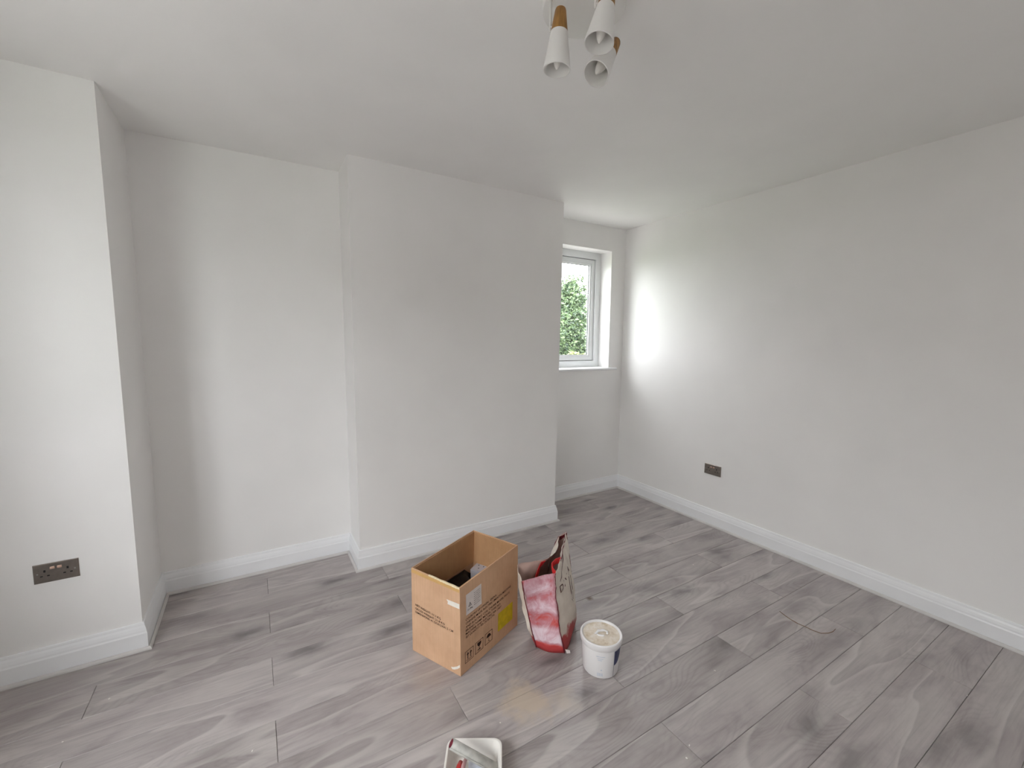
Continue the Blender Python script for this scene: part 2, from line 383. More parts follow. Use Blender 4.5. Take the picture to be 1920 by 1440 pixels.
# ------------------------------------------------------------------ outside: lawn and trees
def grass():
    m, nt, p = new_mat('lawn'); tc = N(nt, 'ShaderNodeTexCoord'); n1 = N(nt, 'ShaderNodeTexNoise', i_Scale=1.5, i_Detail=8.0)
    L(nt, tc.outputs['Object'], n1.inputs['Vector']); r = ramp(nt, n1.outputs[0], [(0.3, srgb(48, 70, 34)), (0.7, srgb(92, 118, 58))])
    L(nt, r.outputs[0], p.inputs['Base Color']); p.inputs['Roughness'].default_value = 0.9; return m
M_BOUNCE = plain('pale_bounce_slab', srgb(212, 210, 206), rough=0.85, nscale=3, namt=0.12)
struct(box('ground', -40, 40, -40, 40, -0.6, -0.46, grass()))
struct(box('bounce_slab', XL-7.0, XL-0.27, -9.0, 3.0, -0.47, -0.40, M_BOUNCE))  # unseen pale slab, added to bounce daylight through the left window onto the ceiling
struct(box('lawn_tint_cover', XL-0.2, 2.4, 0.3, 3.4, -0.47, -0.41, plain('neutral_bounce_grey', srgb(150, 146, 142), rough=0.9, nscale=6, namt=0.15)))  # unseen grey slab, added to keep green lawn bounce off the alcove ceiling
struct(box('sky_blocker_wall', XL-4.35, XL-4.1, -9.0, 3.0, -0.5, 2.95, plain('sky_blocker_grey', srgb(112, 108, 103), rough=0.9, nscale=4, namt=0.2)))  # unseen wall, added to block low sky light and dim the right wall
def leaf_mat(name, a, b):
    m, nt, p = new_mat(name); geo = N(nt, 'ShaderNodeNewGeometry'); r = ramp(nt, geo.outputs['Random Per Island'], [(0.0, a), (1.0, b)])
    L(nt, r.outputs[0], p.inputs['Base Color']); p.inputs['Roughness'].default_value = 0.55
    return m
M_BARK = plain('bark', srgb(80, 66, 52), rough=0.9, nscale=12, namt=0.3, bump=0.5, bscale=30)
def tree(name, label, base, lobes, nleaf, lsz, ma, cat='tree'):
    root = thing(name, label, cat, base)
    rnd = random.Random(hash(label) % 1000 if False else int(base[0]*31+base[1]*7))
    top = max(c[2]+r[2]*0.3 for c, r in lobes)
    c0 = lobes[0][0]
    tube('trunk', [(0, 0, -0.1), (0.03, 0.02, top*0.25), (c0[0]*0.4, c0[1]*0.4, top*0.5), (c0[0]*0.8, c0[1]*0.8, top*0.8)], [0.10, 0.085, 0.06, 0.025], M_BARK, root, 8)
    for c, r in lobes:
        tube('branch', [(c0[0]*0.3, c0[1]*0.3, top*0.35), (c[0]*0.55, c[1]*0.55, (top*0.4+c[2])/2), (c[0], c[1], c[2]+r[2]*0.5)], [0.045, 0.03, 0.008], M_BARK, root, 6)
    v = []; f = []
    vol = [r[0]*r[1]*r[2] for _, r in lobes]; tot = sum(vol)
    for (c, r), w_ in zip(lobes, vol):
        for _ in range(int(nleaf*w_/tot)):
            while True:
                q = Vector((rnd.uniform(-1, 1), rnd.uniform(-1, 1), rnd.uniform(-1, 1)))
                if 0.25 < q.length < 1: break
            q *= 0.75 + 0.35*noise.noise(Vector((q.x*2+c[0], q.y*2, q.z*2+c[2])))+0.15
            p = Vector((c[0]+q.x*r[0], c[1]+q.y*r[1], c[2]+q.z*r[2]))
            s = lsz*rnd.uniform(0.6, 1.3)
            d = Vector((rnd.gauss(0, 1), rnd.gauss(0, 1), rnd.gauss(0, .6))).normalized(); e = d.cross(Vector((rnd.gauss(0, 1), rnd.gauss(0, 1), rnd.gauss(0, 1)))).normalized()
            g = d.cross(e)*0.12*s
            k = len(v); v += [p-d*s, p+e*s*0.42+g, p+d*s, p-e*s*0.42+g]; f.append((k, k+1, k+2, k+3))
    o = from_py('foliage', v, f, ma, root); o['kind'] = 'stuff'
    return root
M_LEAF1 = leaf_mat('mid_green_leaves', srgb(44, 62, 48), srgb(104, 124, 84))
M_LEAF2 = leaf_mat('yellow_green_leaves', srgb(84, 100, 66), srgb(160, 164, 110))
M_LEAF3 = leaf_mat('pale_green_leaves', srgb(84, 100, 74), srgb(138, 148, 108))
GZ = -0.45
tree('garden_tree', 'green bushy tree filling the middle of the alcove window view', (4.05, 6.0, GZ),
     [((0, 0, 2.45), (0.62, 0.6, 0.85)), ((0.35, 0.2, 1.6), (0.75, 0.7, 0.6)), ((-0.35, 0.1, 1.9), (0.6, 0.6, 0.7)), ((0.1, 0, 3.15), (0.45, 0.45, 0.62))], 18000, 0.055, M_LEAF1)
tree('garden_tree', 'paler taller tree farther off behind the bushy green tree outside', (4.6, 10.0, GZ),
     [((0, 0, 3.3), (0.9, 0.8, 1.1)), ((1.0, 0.3, 2.9), (0.9, 0.8, 1.0)), ((-0.9, 0, 2.3), (1.0, 0.8, 1.1))], 12000, 0.10, M_LEAF3)
tree('garden_shrub', 'low yellow-green shrub at the foot of the alcove window view', (3.35, 4.9, GZ),
     [((0.0, 0, 1.3), (0.55, 0.45, 0.42)), ((0.6, 0.15, 1.25), (0.5, 0.45, 0.40)), ((-0.4, 0.1, 1.1), (0.5, 0.4, 0.4))], 8000, 0.05, M_LEAF2, 'shrub')

# ------------------------------------------------------------------ ceiling spot light
M_LAMPW = plain('white_lamp_enamel', (0.80, 0.79, 0.77, 1), rough=0.45, nscale=4, namt=0.02)
M_BULB = plain('frosted_bulb', (0.86, 0.84, 0.80, 1), rough=0.3, nscale=5, namt=0.02)
def oak():
    m, nt, p = new_mat('oak_lamp_cap'); tc = N(nt, 'ShaderNodeTexCoord'); mp = N(nt, 'ShaderNodeMapping'); mp.inputs['Scale'].default_value = (90, 90, 12); L(nt, tc.outputs['Object'], mp.inputs[0])
    n1 = N(nt, 'ShaderNodeTexNoise', i_Scale=1.0, i_Detail=4.0); L(nt, mp.outputs[0], n1.inputs['Vector'])
    r = ramp(nt, n1.outputs[0], [(0.3, srgb(120, 82, 36)), (0.7, srgb(176, 130, 66))]); L(nt, r.outputs[0], p.inputs['Base Color']); p.inputs['Roughness'].default_value = 0.5; return m
M_OAK = oak()
CX, CY = -2.25, -1.987
lamp = thing('ceiling_spotlight', 'white round ceiling light with three oak-capped conical white spot shades', 'light', (CX, CY, H))
lathe('ceiling_plate', [(0.0, -0.024), (0.126, -0.024), (0.1325, -0.022), (0.135, -0.016), (0.135, 0.0), (0.0, 0.0)], M_LAMPW, lamp, 64)
spots = [((-2.3570, -1.9911, 2.3820), (-2.3506, -1.9969, 2.5600), (-2.368, -1.968)),
         ((-2.3180, -2.1426, 2.3924), (-2.2769, -2.1365, 2.5676), (-2.3060, -2.1080)),
         ((-2.2221, -2.0239, 2.3962), (-2.1182, -2.0023, 2.5416), (-2.150, -1.985))]
for (B, T, rod) in spots:
    loc = Vector((CX, CY, H)); B = Vector(B); T = Vector(T); ax = (T-B).normalized()
    head = bpy.data.objects.new('spot_head', None); C.objects.link(head); head.parent = lamp; head.location = B-loc
    O = (0, 0, 0)
    # outer shade wall, rolled lip, inner wall
    lathe('shade', [(0.0425, 0.0), (0.0405, 0.0), (0.0395, 0.004), (0.0245, 0.105), (0.0, 0.106), (0.0, 0.112), (0.0265, 0.112), (0.0437, 0.001), (0.0425, 0.0)], M_LAMPW, head, 48, (O, ax), True, True)
    lathe('wood_cap', [(0.0, 0.112), (0.0262, 0.112), (0.0262, 0.114), (0.0175, 0.174), (0.0155, 0.179), (0.0, 0.180)], M_OAK, head, 40, (O, ax))
    lathe('bulb', [(0.0, 0.001), (0.003, 0.0025), (0.0085, 0.013), (0.0135, 0.030), (0.0170, 0.050), (0.0160, 0.068), (0.0125, 0.086), (0.0115, 0.106), (0.0, 0.106)], M_BULB, head, 28, (O, ax))
    r0 = Vector((rod[0], rod[1], H-0.022))-B; piv = ax*0.135
    r1 = Vector((rod[0]-B.x, rod[1]-B.y, min(piv.z+0.0, r0.z-0.03)))
    tube('arm', [r0, r1, r1+Vector((0, 0, -0.012))], [0.0042, 0.0042, 0.0036], M_LAMPW, head, 10)
    tube('pivot', [Vector((r1.x, r1.y, r1.z)), piv], 0.0035, M_LAMPW, head, 8)

# ------------------------------------------------------------------ double sockets
M_NICKEL = plain('brushed_dark_nickel', srgb(142, 134, 128), rough=0.36, metal=0.9, nscale=60, namt=0.08)
M_INSERT = plain('socket_hole_black', (0.012, 0.012, 0.012, 1), rough=0.6, nscale=10, namt=0.1)
M_COPPER = plain('rose_metal_rocker', srgb(214, 178, 160), rough=0.3, metal=0.2, nscale=20, namt=0.05)
M_SCREW = plain('screw_metal', srgb(180, 178, 174), rough=0.3, metal=0.9, nscale=30, namt=0.05)
def socket(label, loc, rz):
    t = thing('double_socket', label, 'socket', loc, rz, None)
    # local: x along wall, -y out of the wall, z up
    W, Hh, D = 0.0735, 0.043, 0.0065
    bm = bmesh.new(); q = [(-W, -Hh), (W, -Hh), (W, Hh), (-W, Hh)]; i_ = 0.0022
    a = [bm.verts.new((x, 0.0, z)) for x, z in q]; b = [bm.verts.new((x, -D+0.002, z)) for x, z in q]
    c = [bm.verts.new((x*(1-i_/W), -D, z*(1-i_/Hh))) for x, z in q]
    for u, v in ((a, b), (b, c)):
        for k in range(4): bm.faces.new((u[k], u[(k+1) % 4], v[(k+1) % 4], v[k]))
    bm.faces.new(c); bm.faces.new(a[::-1])
    from_bm('plate', bm, M_NICKEL, t)
    for sx in (-1, 1):
        box('switch', sx*0.0115-0.0075, sx*0.0115+0.0075, -D-0.0035, -D+0.001, 0.0165, 0.0265, M_COPPER, t, 0.0012)
        cx = sx*0.037
        for (dx, dz, w_, h_) in ((0, 0.010, 0.0035, 0.0052), (-0.011, -0.012, 0.0042, 0.0026), (0.011, -0.012, 0.0042, 0.0026)):
            box('pin_hole', cx+dx-w_, cx+dx+w_, -D-0.0004, -D+0.001, dz-h_, dz+h_, M_INSERT, t)
        o = lathe('screw', [(0.0, 0.0012), (0.002, 0.0011), (0.0034, 0.0), (0.0034, -0.001), (0.0, -0.001)], M_SCREW, t, 14, ((sx*0.0605, -D, 0.0), (0, -1, 0)))
    return t
socket('brushed dark metal double socket low on the left pilaster wall', (-4.0244, -0.553, 0.4763), 0.0)
socket('brushed dark metal double socket low on the long right wall', (0.0, -1.0704, 0.4713), -math.pi/2)

# ------------------------------------------------------------------ cardboard carton
def cardboard(name, c1, c2):
    m, nt, p = new_mat(name); tc = N(nt, 'ShaderNodeTexCoord')
    n1 = N(nt, 'ShaderNodeTexNoise', i_Scale=7.0, i_Detail=6.0, i_Roughness=0.6); L(nt, tc.outputs['Object'], n1.inputs['Vector'])
    mp = N(nt, 'ShaderNodeMapping'); mp.inputs['Scale'].default_value = (240, 240, 4); L(nt, tc.outputs['Object'], mp.inputs[0])
    n2 = N(nt, 'ShaderNodeTexNoise', i_Scale=1.0, i_Detail=2.0); L(nt, mp.outputs[0], n2.inputs['Vector'])
    r = ramp(nt, n1.outputs[0], [(0.3, c1), (0.7, c2)])
    r2 = ramp(nt, n2.outputs[0], [(0.3, col(0.94, 0.94, 0.94)), (0.7, col(1.03, 1.03, 1.03))])
    c = mix(nt, 1.0, r.outputs[0], r2.outputs[0], 'MULTIPLY'); L(nt, c, p.inputs['Base Color'])
    p.inputs['Roughness'].default_value = 0.7; p.inputs['Specular IOR Level'].default_value = 0.25
    return m
M_CARD = cardboard('brown_cardboard', srgb(200, 160, 128), srgb(216, 177, 144))
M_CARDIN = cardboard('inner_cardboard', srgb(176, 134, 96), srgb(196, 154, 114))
M_INK = plain('brown_black_ink', srgb(58, 34, 22), rough=0.8, nscale=60, namt=0.25)
M_LABEL = plain('white_paper_label', srgb(222, 214, 210), rough=0.6, nscale=20, namt=0.04)
M_LABELINK = plain('grey_label_ink', srgb(70, 66, 72), rough=0.7, nscale=40, namt=0.2)
M_YELLOW = plain('yellow_paper_label', srgb(206, 180, 22), rough=0.6, nscale=40, namt=0.12)
M_TAPE = plain('white_torn_tape', srgb(232, 226, 216), rough=0.5, nscale=40, namt=0.05)
M_BTAPE = plain('buff_packing_tape', srgb(206, 164, 104), rough=0.35, nscale=20, namt=0.08)
M_TORN = plain('torn_paper_edge', srgb(236, 220, 184), rough=0.8, nscale=120, namt=0.15)
carton = thing('cardboard_carton', 'open brown cardboard carton with printed text standing on the grey floor', 'carton')
Bc = [Vector(p) for p in ((-2.6157, -1.2396, 0.0), (-2.4811, -1.5134, 0.0), (-2.0716, -1.3413, 0.0), (-2.2062, -1.0675, 0.0))]
Tc = [Vector(p) for p in ((-2.6175, -1.2401, 0.43), (-2.4867, -1.5173, 0.43), (-2.0512, -1.3049, 0.43), (-2.1777, -1.0227, 0.43))]
def patch(i, j, bulge=0.004):
    b0, b1, t0, t1 = Bc[i], Bc[j], Tc[i], Tc[j]
    n = (b1-b0).cross(t0-b0).normalized(); Lw = (b1-b0).length
    def S(u, v, off=0.0):      # u metres along the base, v metres up
        a, b = u/Lw, v/0.43
        p = (b0*(1-a)+b1*a)*(1-b) + (t0*(1-a)+t1*a)*b
        bb = max(0, math.sin(math.pi*min(max(a, 0), 1))*math.sin(math.pi*min(max(b, 0), 1)))
        rip = 0.0012*noise.noise(Vector((u*9+i*7, v*9, i*3.1)))*min(1, 4*bb)
        return p + n*(bulge*bb + rip + off)
    return S, Lw
def sheet(name, S, u0, u1, v0, v1, t, mat, parent, nu=8, nv=8, o0=0.0, edge=None):
    """thick sheet on the patch, outer face at offset o0, thickness t inwards"""
    vs = []; f = []
    for off in (o0, o0-t):
        for jv in range(nv+1):
            for iu in range(nu+1):
                u = u0+(u1-u0)*iu/nu; v = v0+(v1-v0)*jv/nv
                if edge and jv == nv: v += edge(iu/nu)
                vs.append(S(u, v, off))
    K = (nu+1)*(nv+1); idx = lambda k, a, b: k*K+b*(nu+1)+a
    for b in range(nv):
        for a in range(nu):
            f.append((idx(0, a, b), idx(0, a+1, b), idx(0, a+1, b+1), idx(0, a, b+1)))
            f.append((idx(1, a, b+1), idx(1, a+1, b+1), idx(1, a+1, b), idx(1, a, b)))
    for a in range(nu):
        f.append((idx(1, a, 0), idx(1, a+1, 0), idx(0, a+1, 0), idx(0, a, 0))); f.append((idx(0, a, nv), idx(0, a+1, nv), idx(1, a+1, nv), idx(1, a, nv)))
    for b in range(nv):
        f.append((idx(0, 0, b), idx(0, 0, b+1), idx(1, 0, b+1), idx(1, 0, b))); f.append((idx(0, nu, b+1), idx(0, nu, b), idx(1, nu, b), idx(1, nu, b+1)))
    return from_py(name, vs, f, mat, parent)
faces = []
for k, (i, j) in enumerate(((0, 1), (1, 2), (2, 3), (3, 0))):
    S, Lw = patch(i, j); faces.append((S, Lw))
    e = (lambda a: -0.004*abs(noise.noise(Vector((a*9, 3.3, 1))))) if k == 0 else None
    p = sheet('side_panel', S, 0, Lw, 0.001, 0.43, 0.0045, M_CARD, carton, 10, 10, 0.0, e)
    # top flap folded down inside the carton
    sheet('flap', S, 0.008, Lw-0.008, 0.252+(0.004 if k % 2 else 0), 0.4255, 0.004, M_CARDIN, carton, 8, 4, -0.0052-(0.003 if k % 2 else 0.0))
prism('base', [tuple(p.xy+(Vector((-2.344, -1.29))-p.xy)*0.02) for p in Bc], [tuple(p.xy+(Vector((-2.344, -1.29))-p.xy)*0.02) for p in Bc], 0.001, 0.006, M_CARDIN, carton)
SL, LL = faces[0]; SR, LR = faces[1]
def print_on(name, S, lines, mat, parent, off=0.0011):
    """lines: (text, u0, v0, u1, height): baseline starts at (u0,v0) and the line is fitted to end at u1; v1 = end baseline"""
    V = []; Fc = []
    for (s, u0, v0, u1, v1, h) in lines:
        v, f = text_geo(s, 1.0, bold=0.006)
        xs = [p[0] for p in v]; xa, xb = min(xs), max(xs)
        k = len(V)
        for p in v:
            a = (p[0]-xa)/(xb-xa); V.append(S(u0+(u1-u0)*a, v0+(v1-v0)*a+p[1]*h/0.72, off))
        Fc += [tuple(k+q for q in t) for t in f]
    return from_py(name, V, Fc, mat, parent)
print_on('lettering', SL, [('NET WEIGHT: 11.1 KG', 0.026, 0.245, 0.193, 0.2375, 0.0110), ('GROSS WEIGHT: 21.8 KG', 0.026, 0.2265, 0.216, 0.2195, 0.0110), ('DIMENSIONS: 41.5X30.5X41.5 CM', 0.026, 0.2085, 0.265, 0.2025, 0.0110)], M_INK, carton)
print_on('lettering', SR, [('COUNTRY OF ORIGIN:  CHINA', 0.034, 0.2525, 0.255, 0.2560, 0.0105), ('CHINESE MADE ELECTRIC SMOOTH MACHINE', 0.034, 0.2345, 0.378, 0.2395, 0.0105), ('AND ELECTRIC COIL CHUNK MODEL PARTS', 0.034, 0.2165, 0.366, 0.2120, 0.0105),
         ('BRAND NAME MODEL TYPE NO.', 0.034, 0.2000, 0.290, 0.1940, 0.0105), ('MACHINE AND ELECTRIC PER UNIT', 0.034, 0.1840, 0.296, 0.1760, 0.0105), ('SET QUANTITY PER OUTER CTN', 0.034, 0.1675, 0.238, 0.1640, 0.0105)], M_INK, carton)
lab = sheet('shipping_label', SR, 0.038, 0.143, 0.277, 0.376, 0.0006, M_LABEL, carton, 6, 4, 0.0009)
rows = [('Model specification', 0.090, 0.357-0.0095*k, 0.134, 0.358-0.0095*k, 0.0038) for k in range(7)]
rows[1] = ('Rated voltage 230 V', 0.090, 0.3475, 0.132, 0.3485, 0.0038); rows[3] = ('Frequency  50 Hz', 0.090, 0.3285, 0.128, 0.3295, 0.0038); rows[5] = ('Serial number', 0.090, 0.3095, 0.124, 0.3105, 0.0038)
print_on('lettering', SR, rows + [('21.8kg', 0.046, 0.295, 0.080, 0.296, 0.0085)], M_LABELINK, lab, 0.0016)
def strokes(name, S, segs, wdt, mat, parent, off=0.0011):
    V = []; Fc = []
    for (a, b) in segs:
        a, b = Vector(a), Vector(b); n = 3; d = (b-a).normalized(); nn = Vector((-d.y, d.x))*wdt/2; a = a-d*wdt*0.4; b = b+d*wdt*0.4
        k = len(V)
        for i in range(n+1):
            p = a+(b-a)*i/n
            V += [S(p.x+nn.x, p.y+nn.y, off), S(p.x-nn.x, p.y-nn.y, off)]
        for i in range(n): Fc.append((k+2*i, k+2*i+1, k+2*i+3, k+2*i+2))
    return from_py(name, V, Fc, mat, parent)
def polys(S, plist, off=0.0011):
    V = []; Fc = []
    for pl in plist:
        k = len(V); V += [S(x, y, off) for x, y in pl]; Fc.append(tuple(range(k, k+len(pl))))
    return V, Fc
strokes('warning_sign', SR, [((0.053, 0.313), (0.062, 0.330)), ((0.062, 0.330), (0.071, 0.313)), ((0.053, 0.313), (0.071, 0.313)), ((0.062, 0.317), (0.062, 0.323))], 0.0022, M_LABELINK, lab, 0.0016)
ylab = sheet('warning_label', SR, 0.271, 0.396, 0.060, 0.153, 0.0006, M_YELLOW, carton, 6, 4, 0.0009)
def symbol_frame(u0, u1, v0, v1): return [((u0, v0), (u1, v0)), ((u1, v0), (u1, v1)), ((u1, v1), (u0, v1)), ((u0, v1), (u0, v0))]
def symbol(u0, u1, v0, v1, segs, plist):
    o = strokes('handling_symbol', SR, symbol_frame(u0, u1, v0, v1)+segs, 0.0026, M_INK, carton)
    V, Fc = polys(SR, plist, 0.00115); from_py('pictogram', V, Fc, M_INK, o)
u = 0.029   # this way up: two arrows over a bar
symbol(u, u+0.055, 0.046, 0.101, [((u+0.010, 0.055), (u+0.045, 0.055))],
       [[(u+0.015, 0.060), (u+0.020, 0.060), (u+0.020, 0.083), (u+0.015, 0.083)], [(u+0.009, 0.081), (u+0.026, 0.081), (u+0.0175, 0.094)],
        [(u+0.035, 0.060), (u+0.040, 0.060), (u+0.040, 0.083), (u+0.035, 0.083)], [(u+0.029, 0.081), (u+0.046, 0.081), (u+0.0375, 0.094)]])
u = 0.099   # fragile: a wine glass
symbol(u, u+0.055, 0.047, 0.102, [],
       [[(u+0.013, 0.095), (u+0.015, 0.083), (u+0.022, 0.075), (u+0.033, 0.075), (u+0.040, 0.083), (u+0.042, 0.095)], [(u+0.0255, 0.076), (u+0.0255, 0.060), (u+0.0295, 0.060), (u+0.0295, 0.076)], [(u+0.016, 0.061), (u+0.016, 0.056), (u+0.039, 0.056), (u+0.039, 0.061)]])
u = 0.170   # keep dry: an umbrella
symbol(u, u+0.053, 0.049, 0.104, [((u+0.0265, 0.058), (u+0.0265, 0.080)), ((u+0.0265, 0.057), (u+0.033, 0.057))],
       [[(u+0.009, 0.078), (u+0.044, 0.078), (u+0.040, 0.088), (u+0.033, 0.094), (u+0.0265, 0.096), (u+0.020, 0.094), (u+0.013, 0.088)]])
# tape and torn paper on the lit end
sheet('packing_tape', SL, 0.002, LL-0.002, 0.407, 0.4235, 0.0004, M_BTAPE, carton, 8, 1, 0.0006)
bm = bmesh.new(); top = []; bot = []; inn = []
for i in range(41):
    a = i/40; uu = 0.115+(LL-0.117)*a; dn = 0.004+0.006*abs(noise.noise(Vector((a*11, 0.2, 5))))+0.003*a; e = -0.004*abs(noise.noise(Vector((uu/LL*9, 3.3, 1))))
    bot.append(bm.verts.new(SL(uu, 0.430-dn, 0.0012))); top.append(bm.verts.new(SL(uu, 0.4318+e+0.002*noise.noise(Vector((a*30, 1, 1))), 0.0012))); inn.append(bm.verts.new(SL(uu, 0.4312+e, -0.0055)))
for i in range(40):
    bm.faces.new((bot[i], bot[i+1], top[i+1], top[i])); bm.faces.new((top[i], top[i+1], inn[i+1], inn[i]))
from_bm('torn_edge', bm, M_TORN, carton)
def quad_patch(name, S, pl, mat, off):
    V, Fc = polys(S, [pl], off); return from_py(name, V, Fc, mat, carton)
quad_patch('tape_scrap', SL, [(0.228, 0.3515), (0.262, 0.353), (0.3035, 0.3545), (0.3035, 0.3305), (0.265, 0.3300), (0.234, 0.3310), (0.236, 0.342)], M_TAPE, 0.0016)
quad_patch('tape_scrap', SL, [(0.249, 0.026), (0.262, 0.030), (0.286, 0.044), (0.301, 0.058), (0.3025, 0.046), (0.288, 0.032), (0.268, 0.020), (0.256, 0.017)], M_TAPE, 0.0016)

# things inside the carton
M_BLACKBAG = plain('black_polythene', (0.010, 0.009, 0.010, 1), rough=0.4, spec=0.3, nscale=10, namt=0.2)
ctr = Vector((-2.345, -1.28))
def inside(a, b):   # a along the long side, b along the short side, -1..1
    Q = [p*0.45+q*0.55 for p, q in zip(Bc, Tc)]; e = (Q[2]-Q[1])*0.5; g = (Q[0]-Q[1])*0.5; return (Q[0]+Q[2])*0.5 + e*a*0.965 + g*b*0.955
V = []; Fc = []; n = 18
for j in range(n+1):
    for i in range(n+1):
        a, b = -1+2*i/n, -1+2*j/n; p = inside(a, b); rim = max(abs(a), abs(b))
        V.append((p.x, p.y, 0.240+0.010*noise.noise(Vector((a*3, b*3, 2)))+0.006*noise.noise(Vector((a*9, b*9, 4)))+0.006*rim**6-0.070*max(0.0, min(1.0, (0.086-math.hypot(p.x+2.185, p.y+1.130))/0.02))))
K = len(V)
for j in range(n+1):
    for i in range(n+1):
        q = V[j*(n+1)+i]; V.append((ctr.x+(q[0]-ctr.x)*0.93, ctr.y+(q[1]-ctr.y)*0.93, 0.008))
ix = lambda i, j, k=0: k*K+j*(n+1)+i
for j in range(n):
    for i in range(n):
        Fc.append((ix(i, j), ix(i+1, j), ix(i+1, j+1), ix(i, j+1))); Fc.append((ix(i, j+1, 1), ix(i+1, j+1, 1), ix(i+1, j, 1), ix(i, j, 1)))
for i in range(n):
    Fc.append((ix(i, 0, 1), ix(i+1, 0, 1), ix(i+1, 0), ix(i, 0))); Fc.append((ix(i, n), ix(i+1, n), ix(i+1, n, 1), ix(i, n, 1)))
    Fc.append((ix(0, i), ix(0, i+1), ix(0, i+1, 1), ix(0, i, 1))); Fc.append((ix(n, i+1), ix(n, i), ix(n, i, 1), ix(n, i+1, 1)))
bb = from_py('bin_liner', V, Fc, M_BLACKBAG, None, True); tag(bb, 'dark crumpled black plastic bag filling the bottom of the cardboard carton', 'bag')
M_GREYBOX = plain('off_white_card', srgb(196, 192, 198), rough=0.6, nscale=30, namt=0.05)
wb = thing('small_carton', 'small white box with dark marks lying inside the open brown carton', 'box', (-2.185, -1.130, 0.184), math.radians(35))
box('body', -0.040, 0.040, -0.044, 0.044, 0.0, 0.070, M_GREYBOX, wb, 0.002)
box('lid', -0.0412, 0.0412, -0.0452, 0.0452, 0.052, 0.0715, M_GREYBOX, wb, 0.002)
for (x, y) in ((-0.012, 0.008), (0.015, -0.010), (-0.022, -0.024), (0.018, 0.022)):
    box('mark', x-0.004, x+0.004, y-0.003, y+0.003, 0.0712, 0.0720, M_LABELINK, wb)

# ------------------------------------------------------------------ shopping bag
def bag_print():
    m, nt, p = new_mat('red_watercolour_print'); tc = N(nt, 'ShaderNodeTexCoord')
    n1 = N(nt, 'ShaderNodeTexNoise', i_Scale=10.0, i_Detail=6.0, i_Roughness=0.65, i_Distortion=0.8); L(nt, tc.outputs['Object'], n1.inputs['Vector'])
    sp = N(nt, 'ShaderNodeSeparateXYZ'); L(nt, tc.outputs['Object'], sp.inputs[0])
    hz = ramp(nt, math_(nt, 'MULTIPLY_ADD', sp.outputs[2], 2.5, 0.0), [(0.0, col(0.95, 0.95, 0.95)), (0.09, col(0.90, 0.90, 0.90)), (0.14, col(0.22, 0.22, 0.22)), (0.28, col(0.16, 0.16, 0.16)), (0.35, col(0.62, 0.62, 0.62)), (0.48, col(0.66, 0.66, 0.66)), (0.56, col(0.30, 0.30, 0.30)), (0.66, col(0.50, 0.50, 0.50)), (0.80, col(0.36, 0.36, 0.36)), (1.0, col(0.34, 0.34, 0.34))])
    f = math_(nt, 'ADD', hz.outputs[0], math_(nt, 'MULTIPLY_ADD', n1.outputs[0], 2.0, -1.0))
    r = ramp(nt, f, [(0.1, srgb(232, 210, 218)), (0.35, srgb(212, 168, 178)), (0.55, srgb(198, 130, 138)), (0.75, srgb(206, 92, 90)), (1.0, srgb(186, 62, 64))])
    L(nt, r.outputs[0], p.inputs['Base Color']); p.inputs['Roughness'].default_value = 0.5
    return m
def bag_panel():
    m, nt, p = new_mat('cream_bag_panel'); tc = N(nt, 'ShaderNodeTexCoord')
    n1 = N(nt, 'ShaderNodeTexNoise', i_Scale=16.0, i_Detail=5.0); L(nt, tc.outputs['Object'], n1.inputs['Vector'])
    r = ramp(nt, n1.outputs[0], [(0.3, srgb(206, 194, 182)), (0.7, srgb(224, 214, 202))])
    sp = N(nt, 'ShaderNodeSeparateXYZ'); L(nt, tc.outputs['Object'], sp.inputs[0])
    e = math_(nt, 'MULTIPLY_ADD', n1.outputs[0], 0.16, math_(nt, 'MULTIPLY', sp.outputs[2], -1.0))   # red foot of the print
    k = ramp(nt, math_(nt, 'ADD', e, 0.02), [(0.0, col(0, 0, 0)), (0.03, col(1, 1, 1))])
    c = mix(nt, k.outputs[0], r.outputs[0], srgb(172, 62, 62)); L(nt, c, p.inputs['Base Color']); p.inputs['Roughness'].default_value = 0.5
    return m
M_PRINT, M_PANEL = bag_print(), bag_panel()
M_BAGIN = plain('bag_lining', srgb(178, 150, 140), rough=0.6, nscale=14, namt=0.12)
M_STRAP = plain('red_webbing', srgb(226, 52, 54), rough=0.6, nscale=80, namt=0.15)
M_SEAM = plain('dark_red_piping', srgb(112, 26, 38), rough=0.6, nscale=40, namt=0.15)
M_BROWNINK = plain('brown_bag_print', srgb(92, 60, 56), rough=0.6, nscale=60, namt=0.3)
bag = thing('shopping_bag', 'crumpled red and cream shopping bag standing open beside the brown carton', 'bag')
ctl = [ # base, mid, top
 ((-1.983, -1.636), (-2.006, -1.606), (-1.992, -1.562, .380)), ((-1.935, -1.610), (-1.925, -1.578), (-1.939, -1.514, .380)), ((-1.862, -1.548), (-1.852, -1.530), (-1.868, -1.440, .384)),
 ((-1.797, -1.490), (-1.797, -1.472), (-1.775, -1.345, .386)), ((-1.735, -1.395), (-1.715, -1.350), (-1.664, -1.232, .388)), ((-1.775, -1.345), (-1.760, -1.312), (-1.705, -1.236, .380)),
 ((-1.845, -1.290), (-1.825, -1.270), (-1.735, -1.250, .382)), ((-1.910, -1.345), (-1.920, -1.330), (-1.862, -1.392, .380)), ((-1.985, -1.410), (-2.025, -1.400), (-1.969, -1.430, .382)),
 ((-2.040, -1.465), (-2.092, -1.455), (-2.045, -1.412, .384)), ((-2.068, -1.498), (-2.140, -1.500), (-2.115, -1.403, .380)), ((-2.078, -1.532), (-2.132, -1.532), (-2.172, -1.534, .378)),
 ((-2.045, -1.592), (-2.064, -1.560), (-2.077, -1.538, .376))]
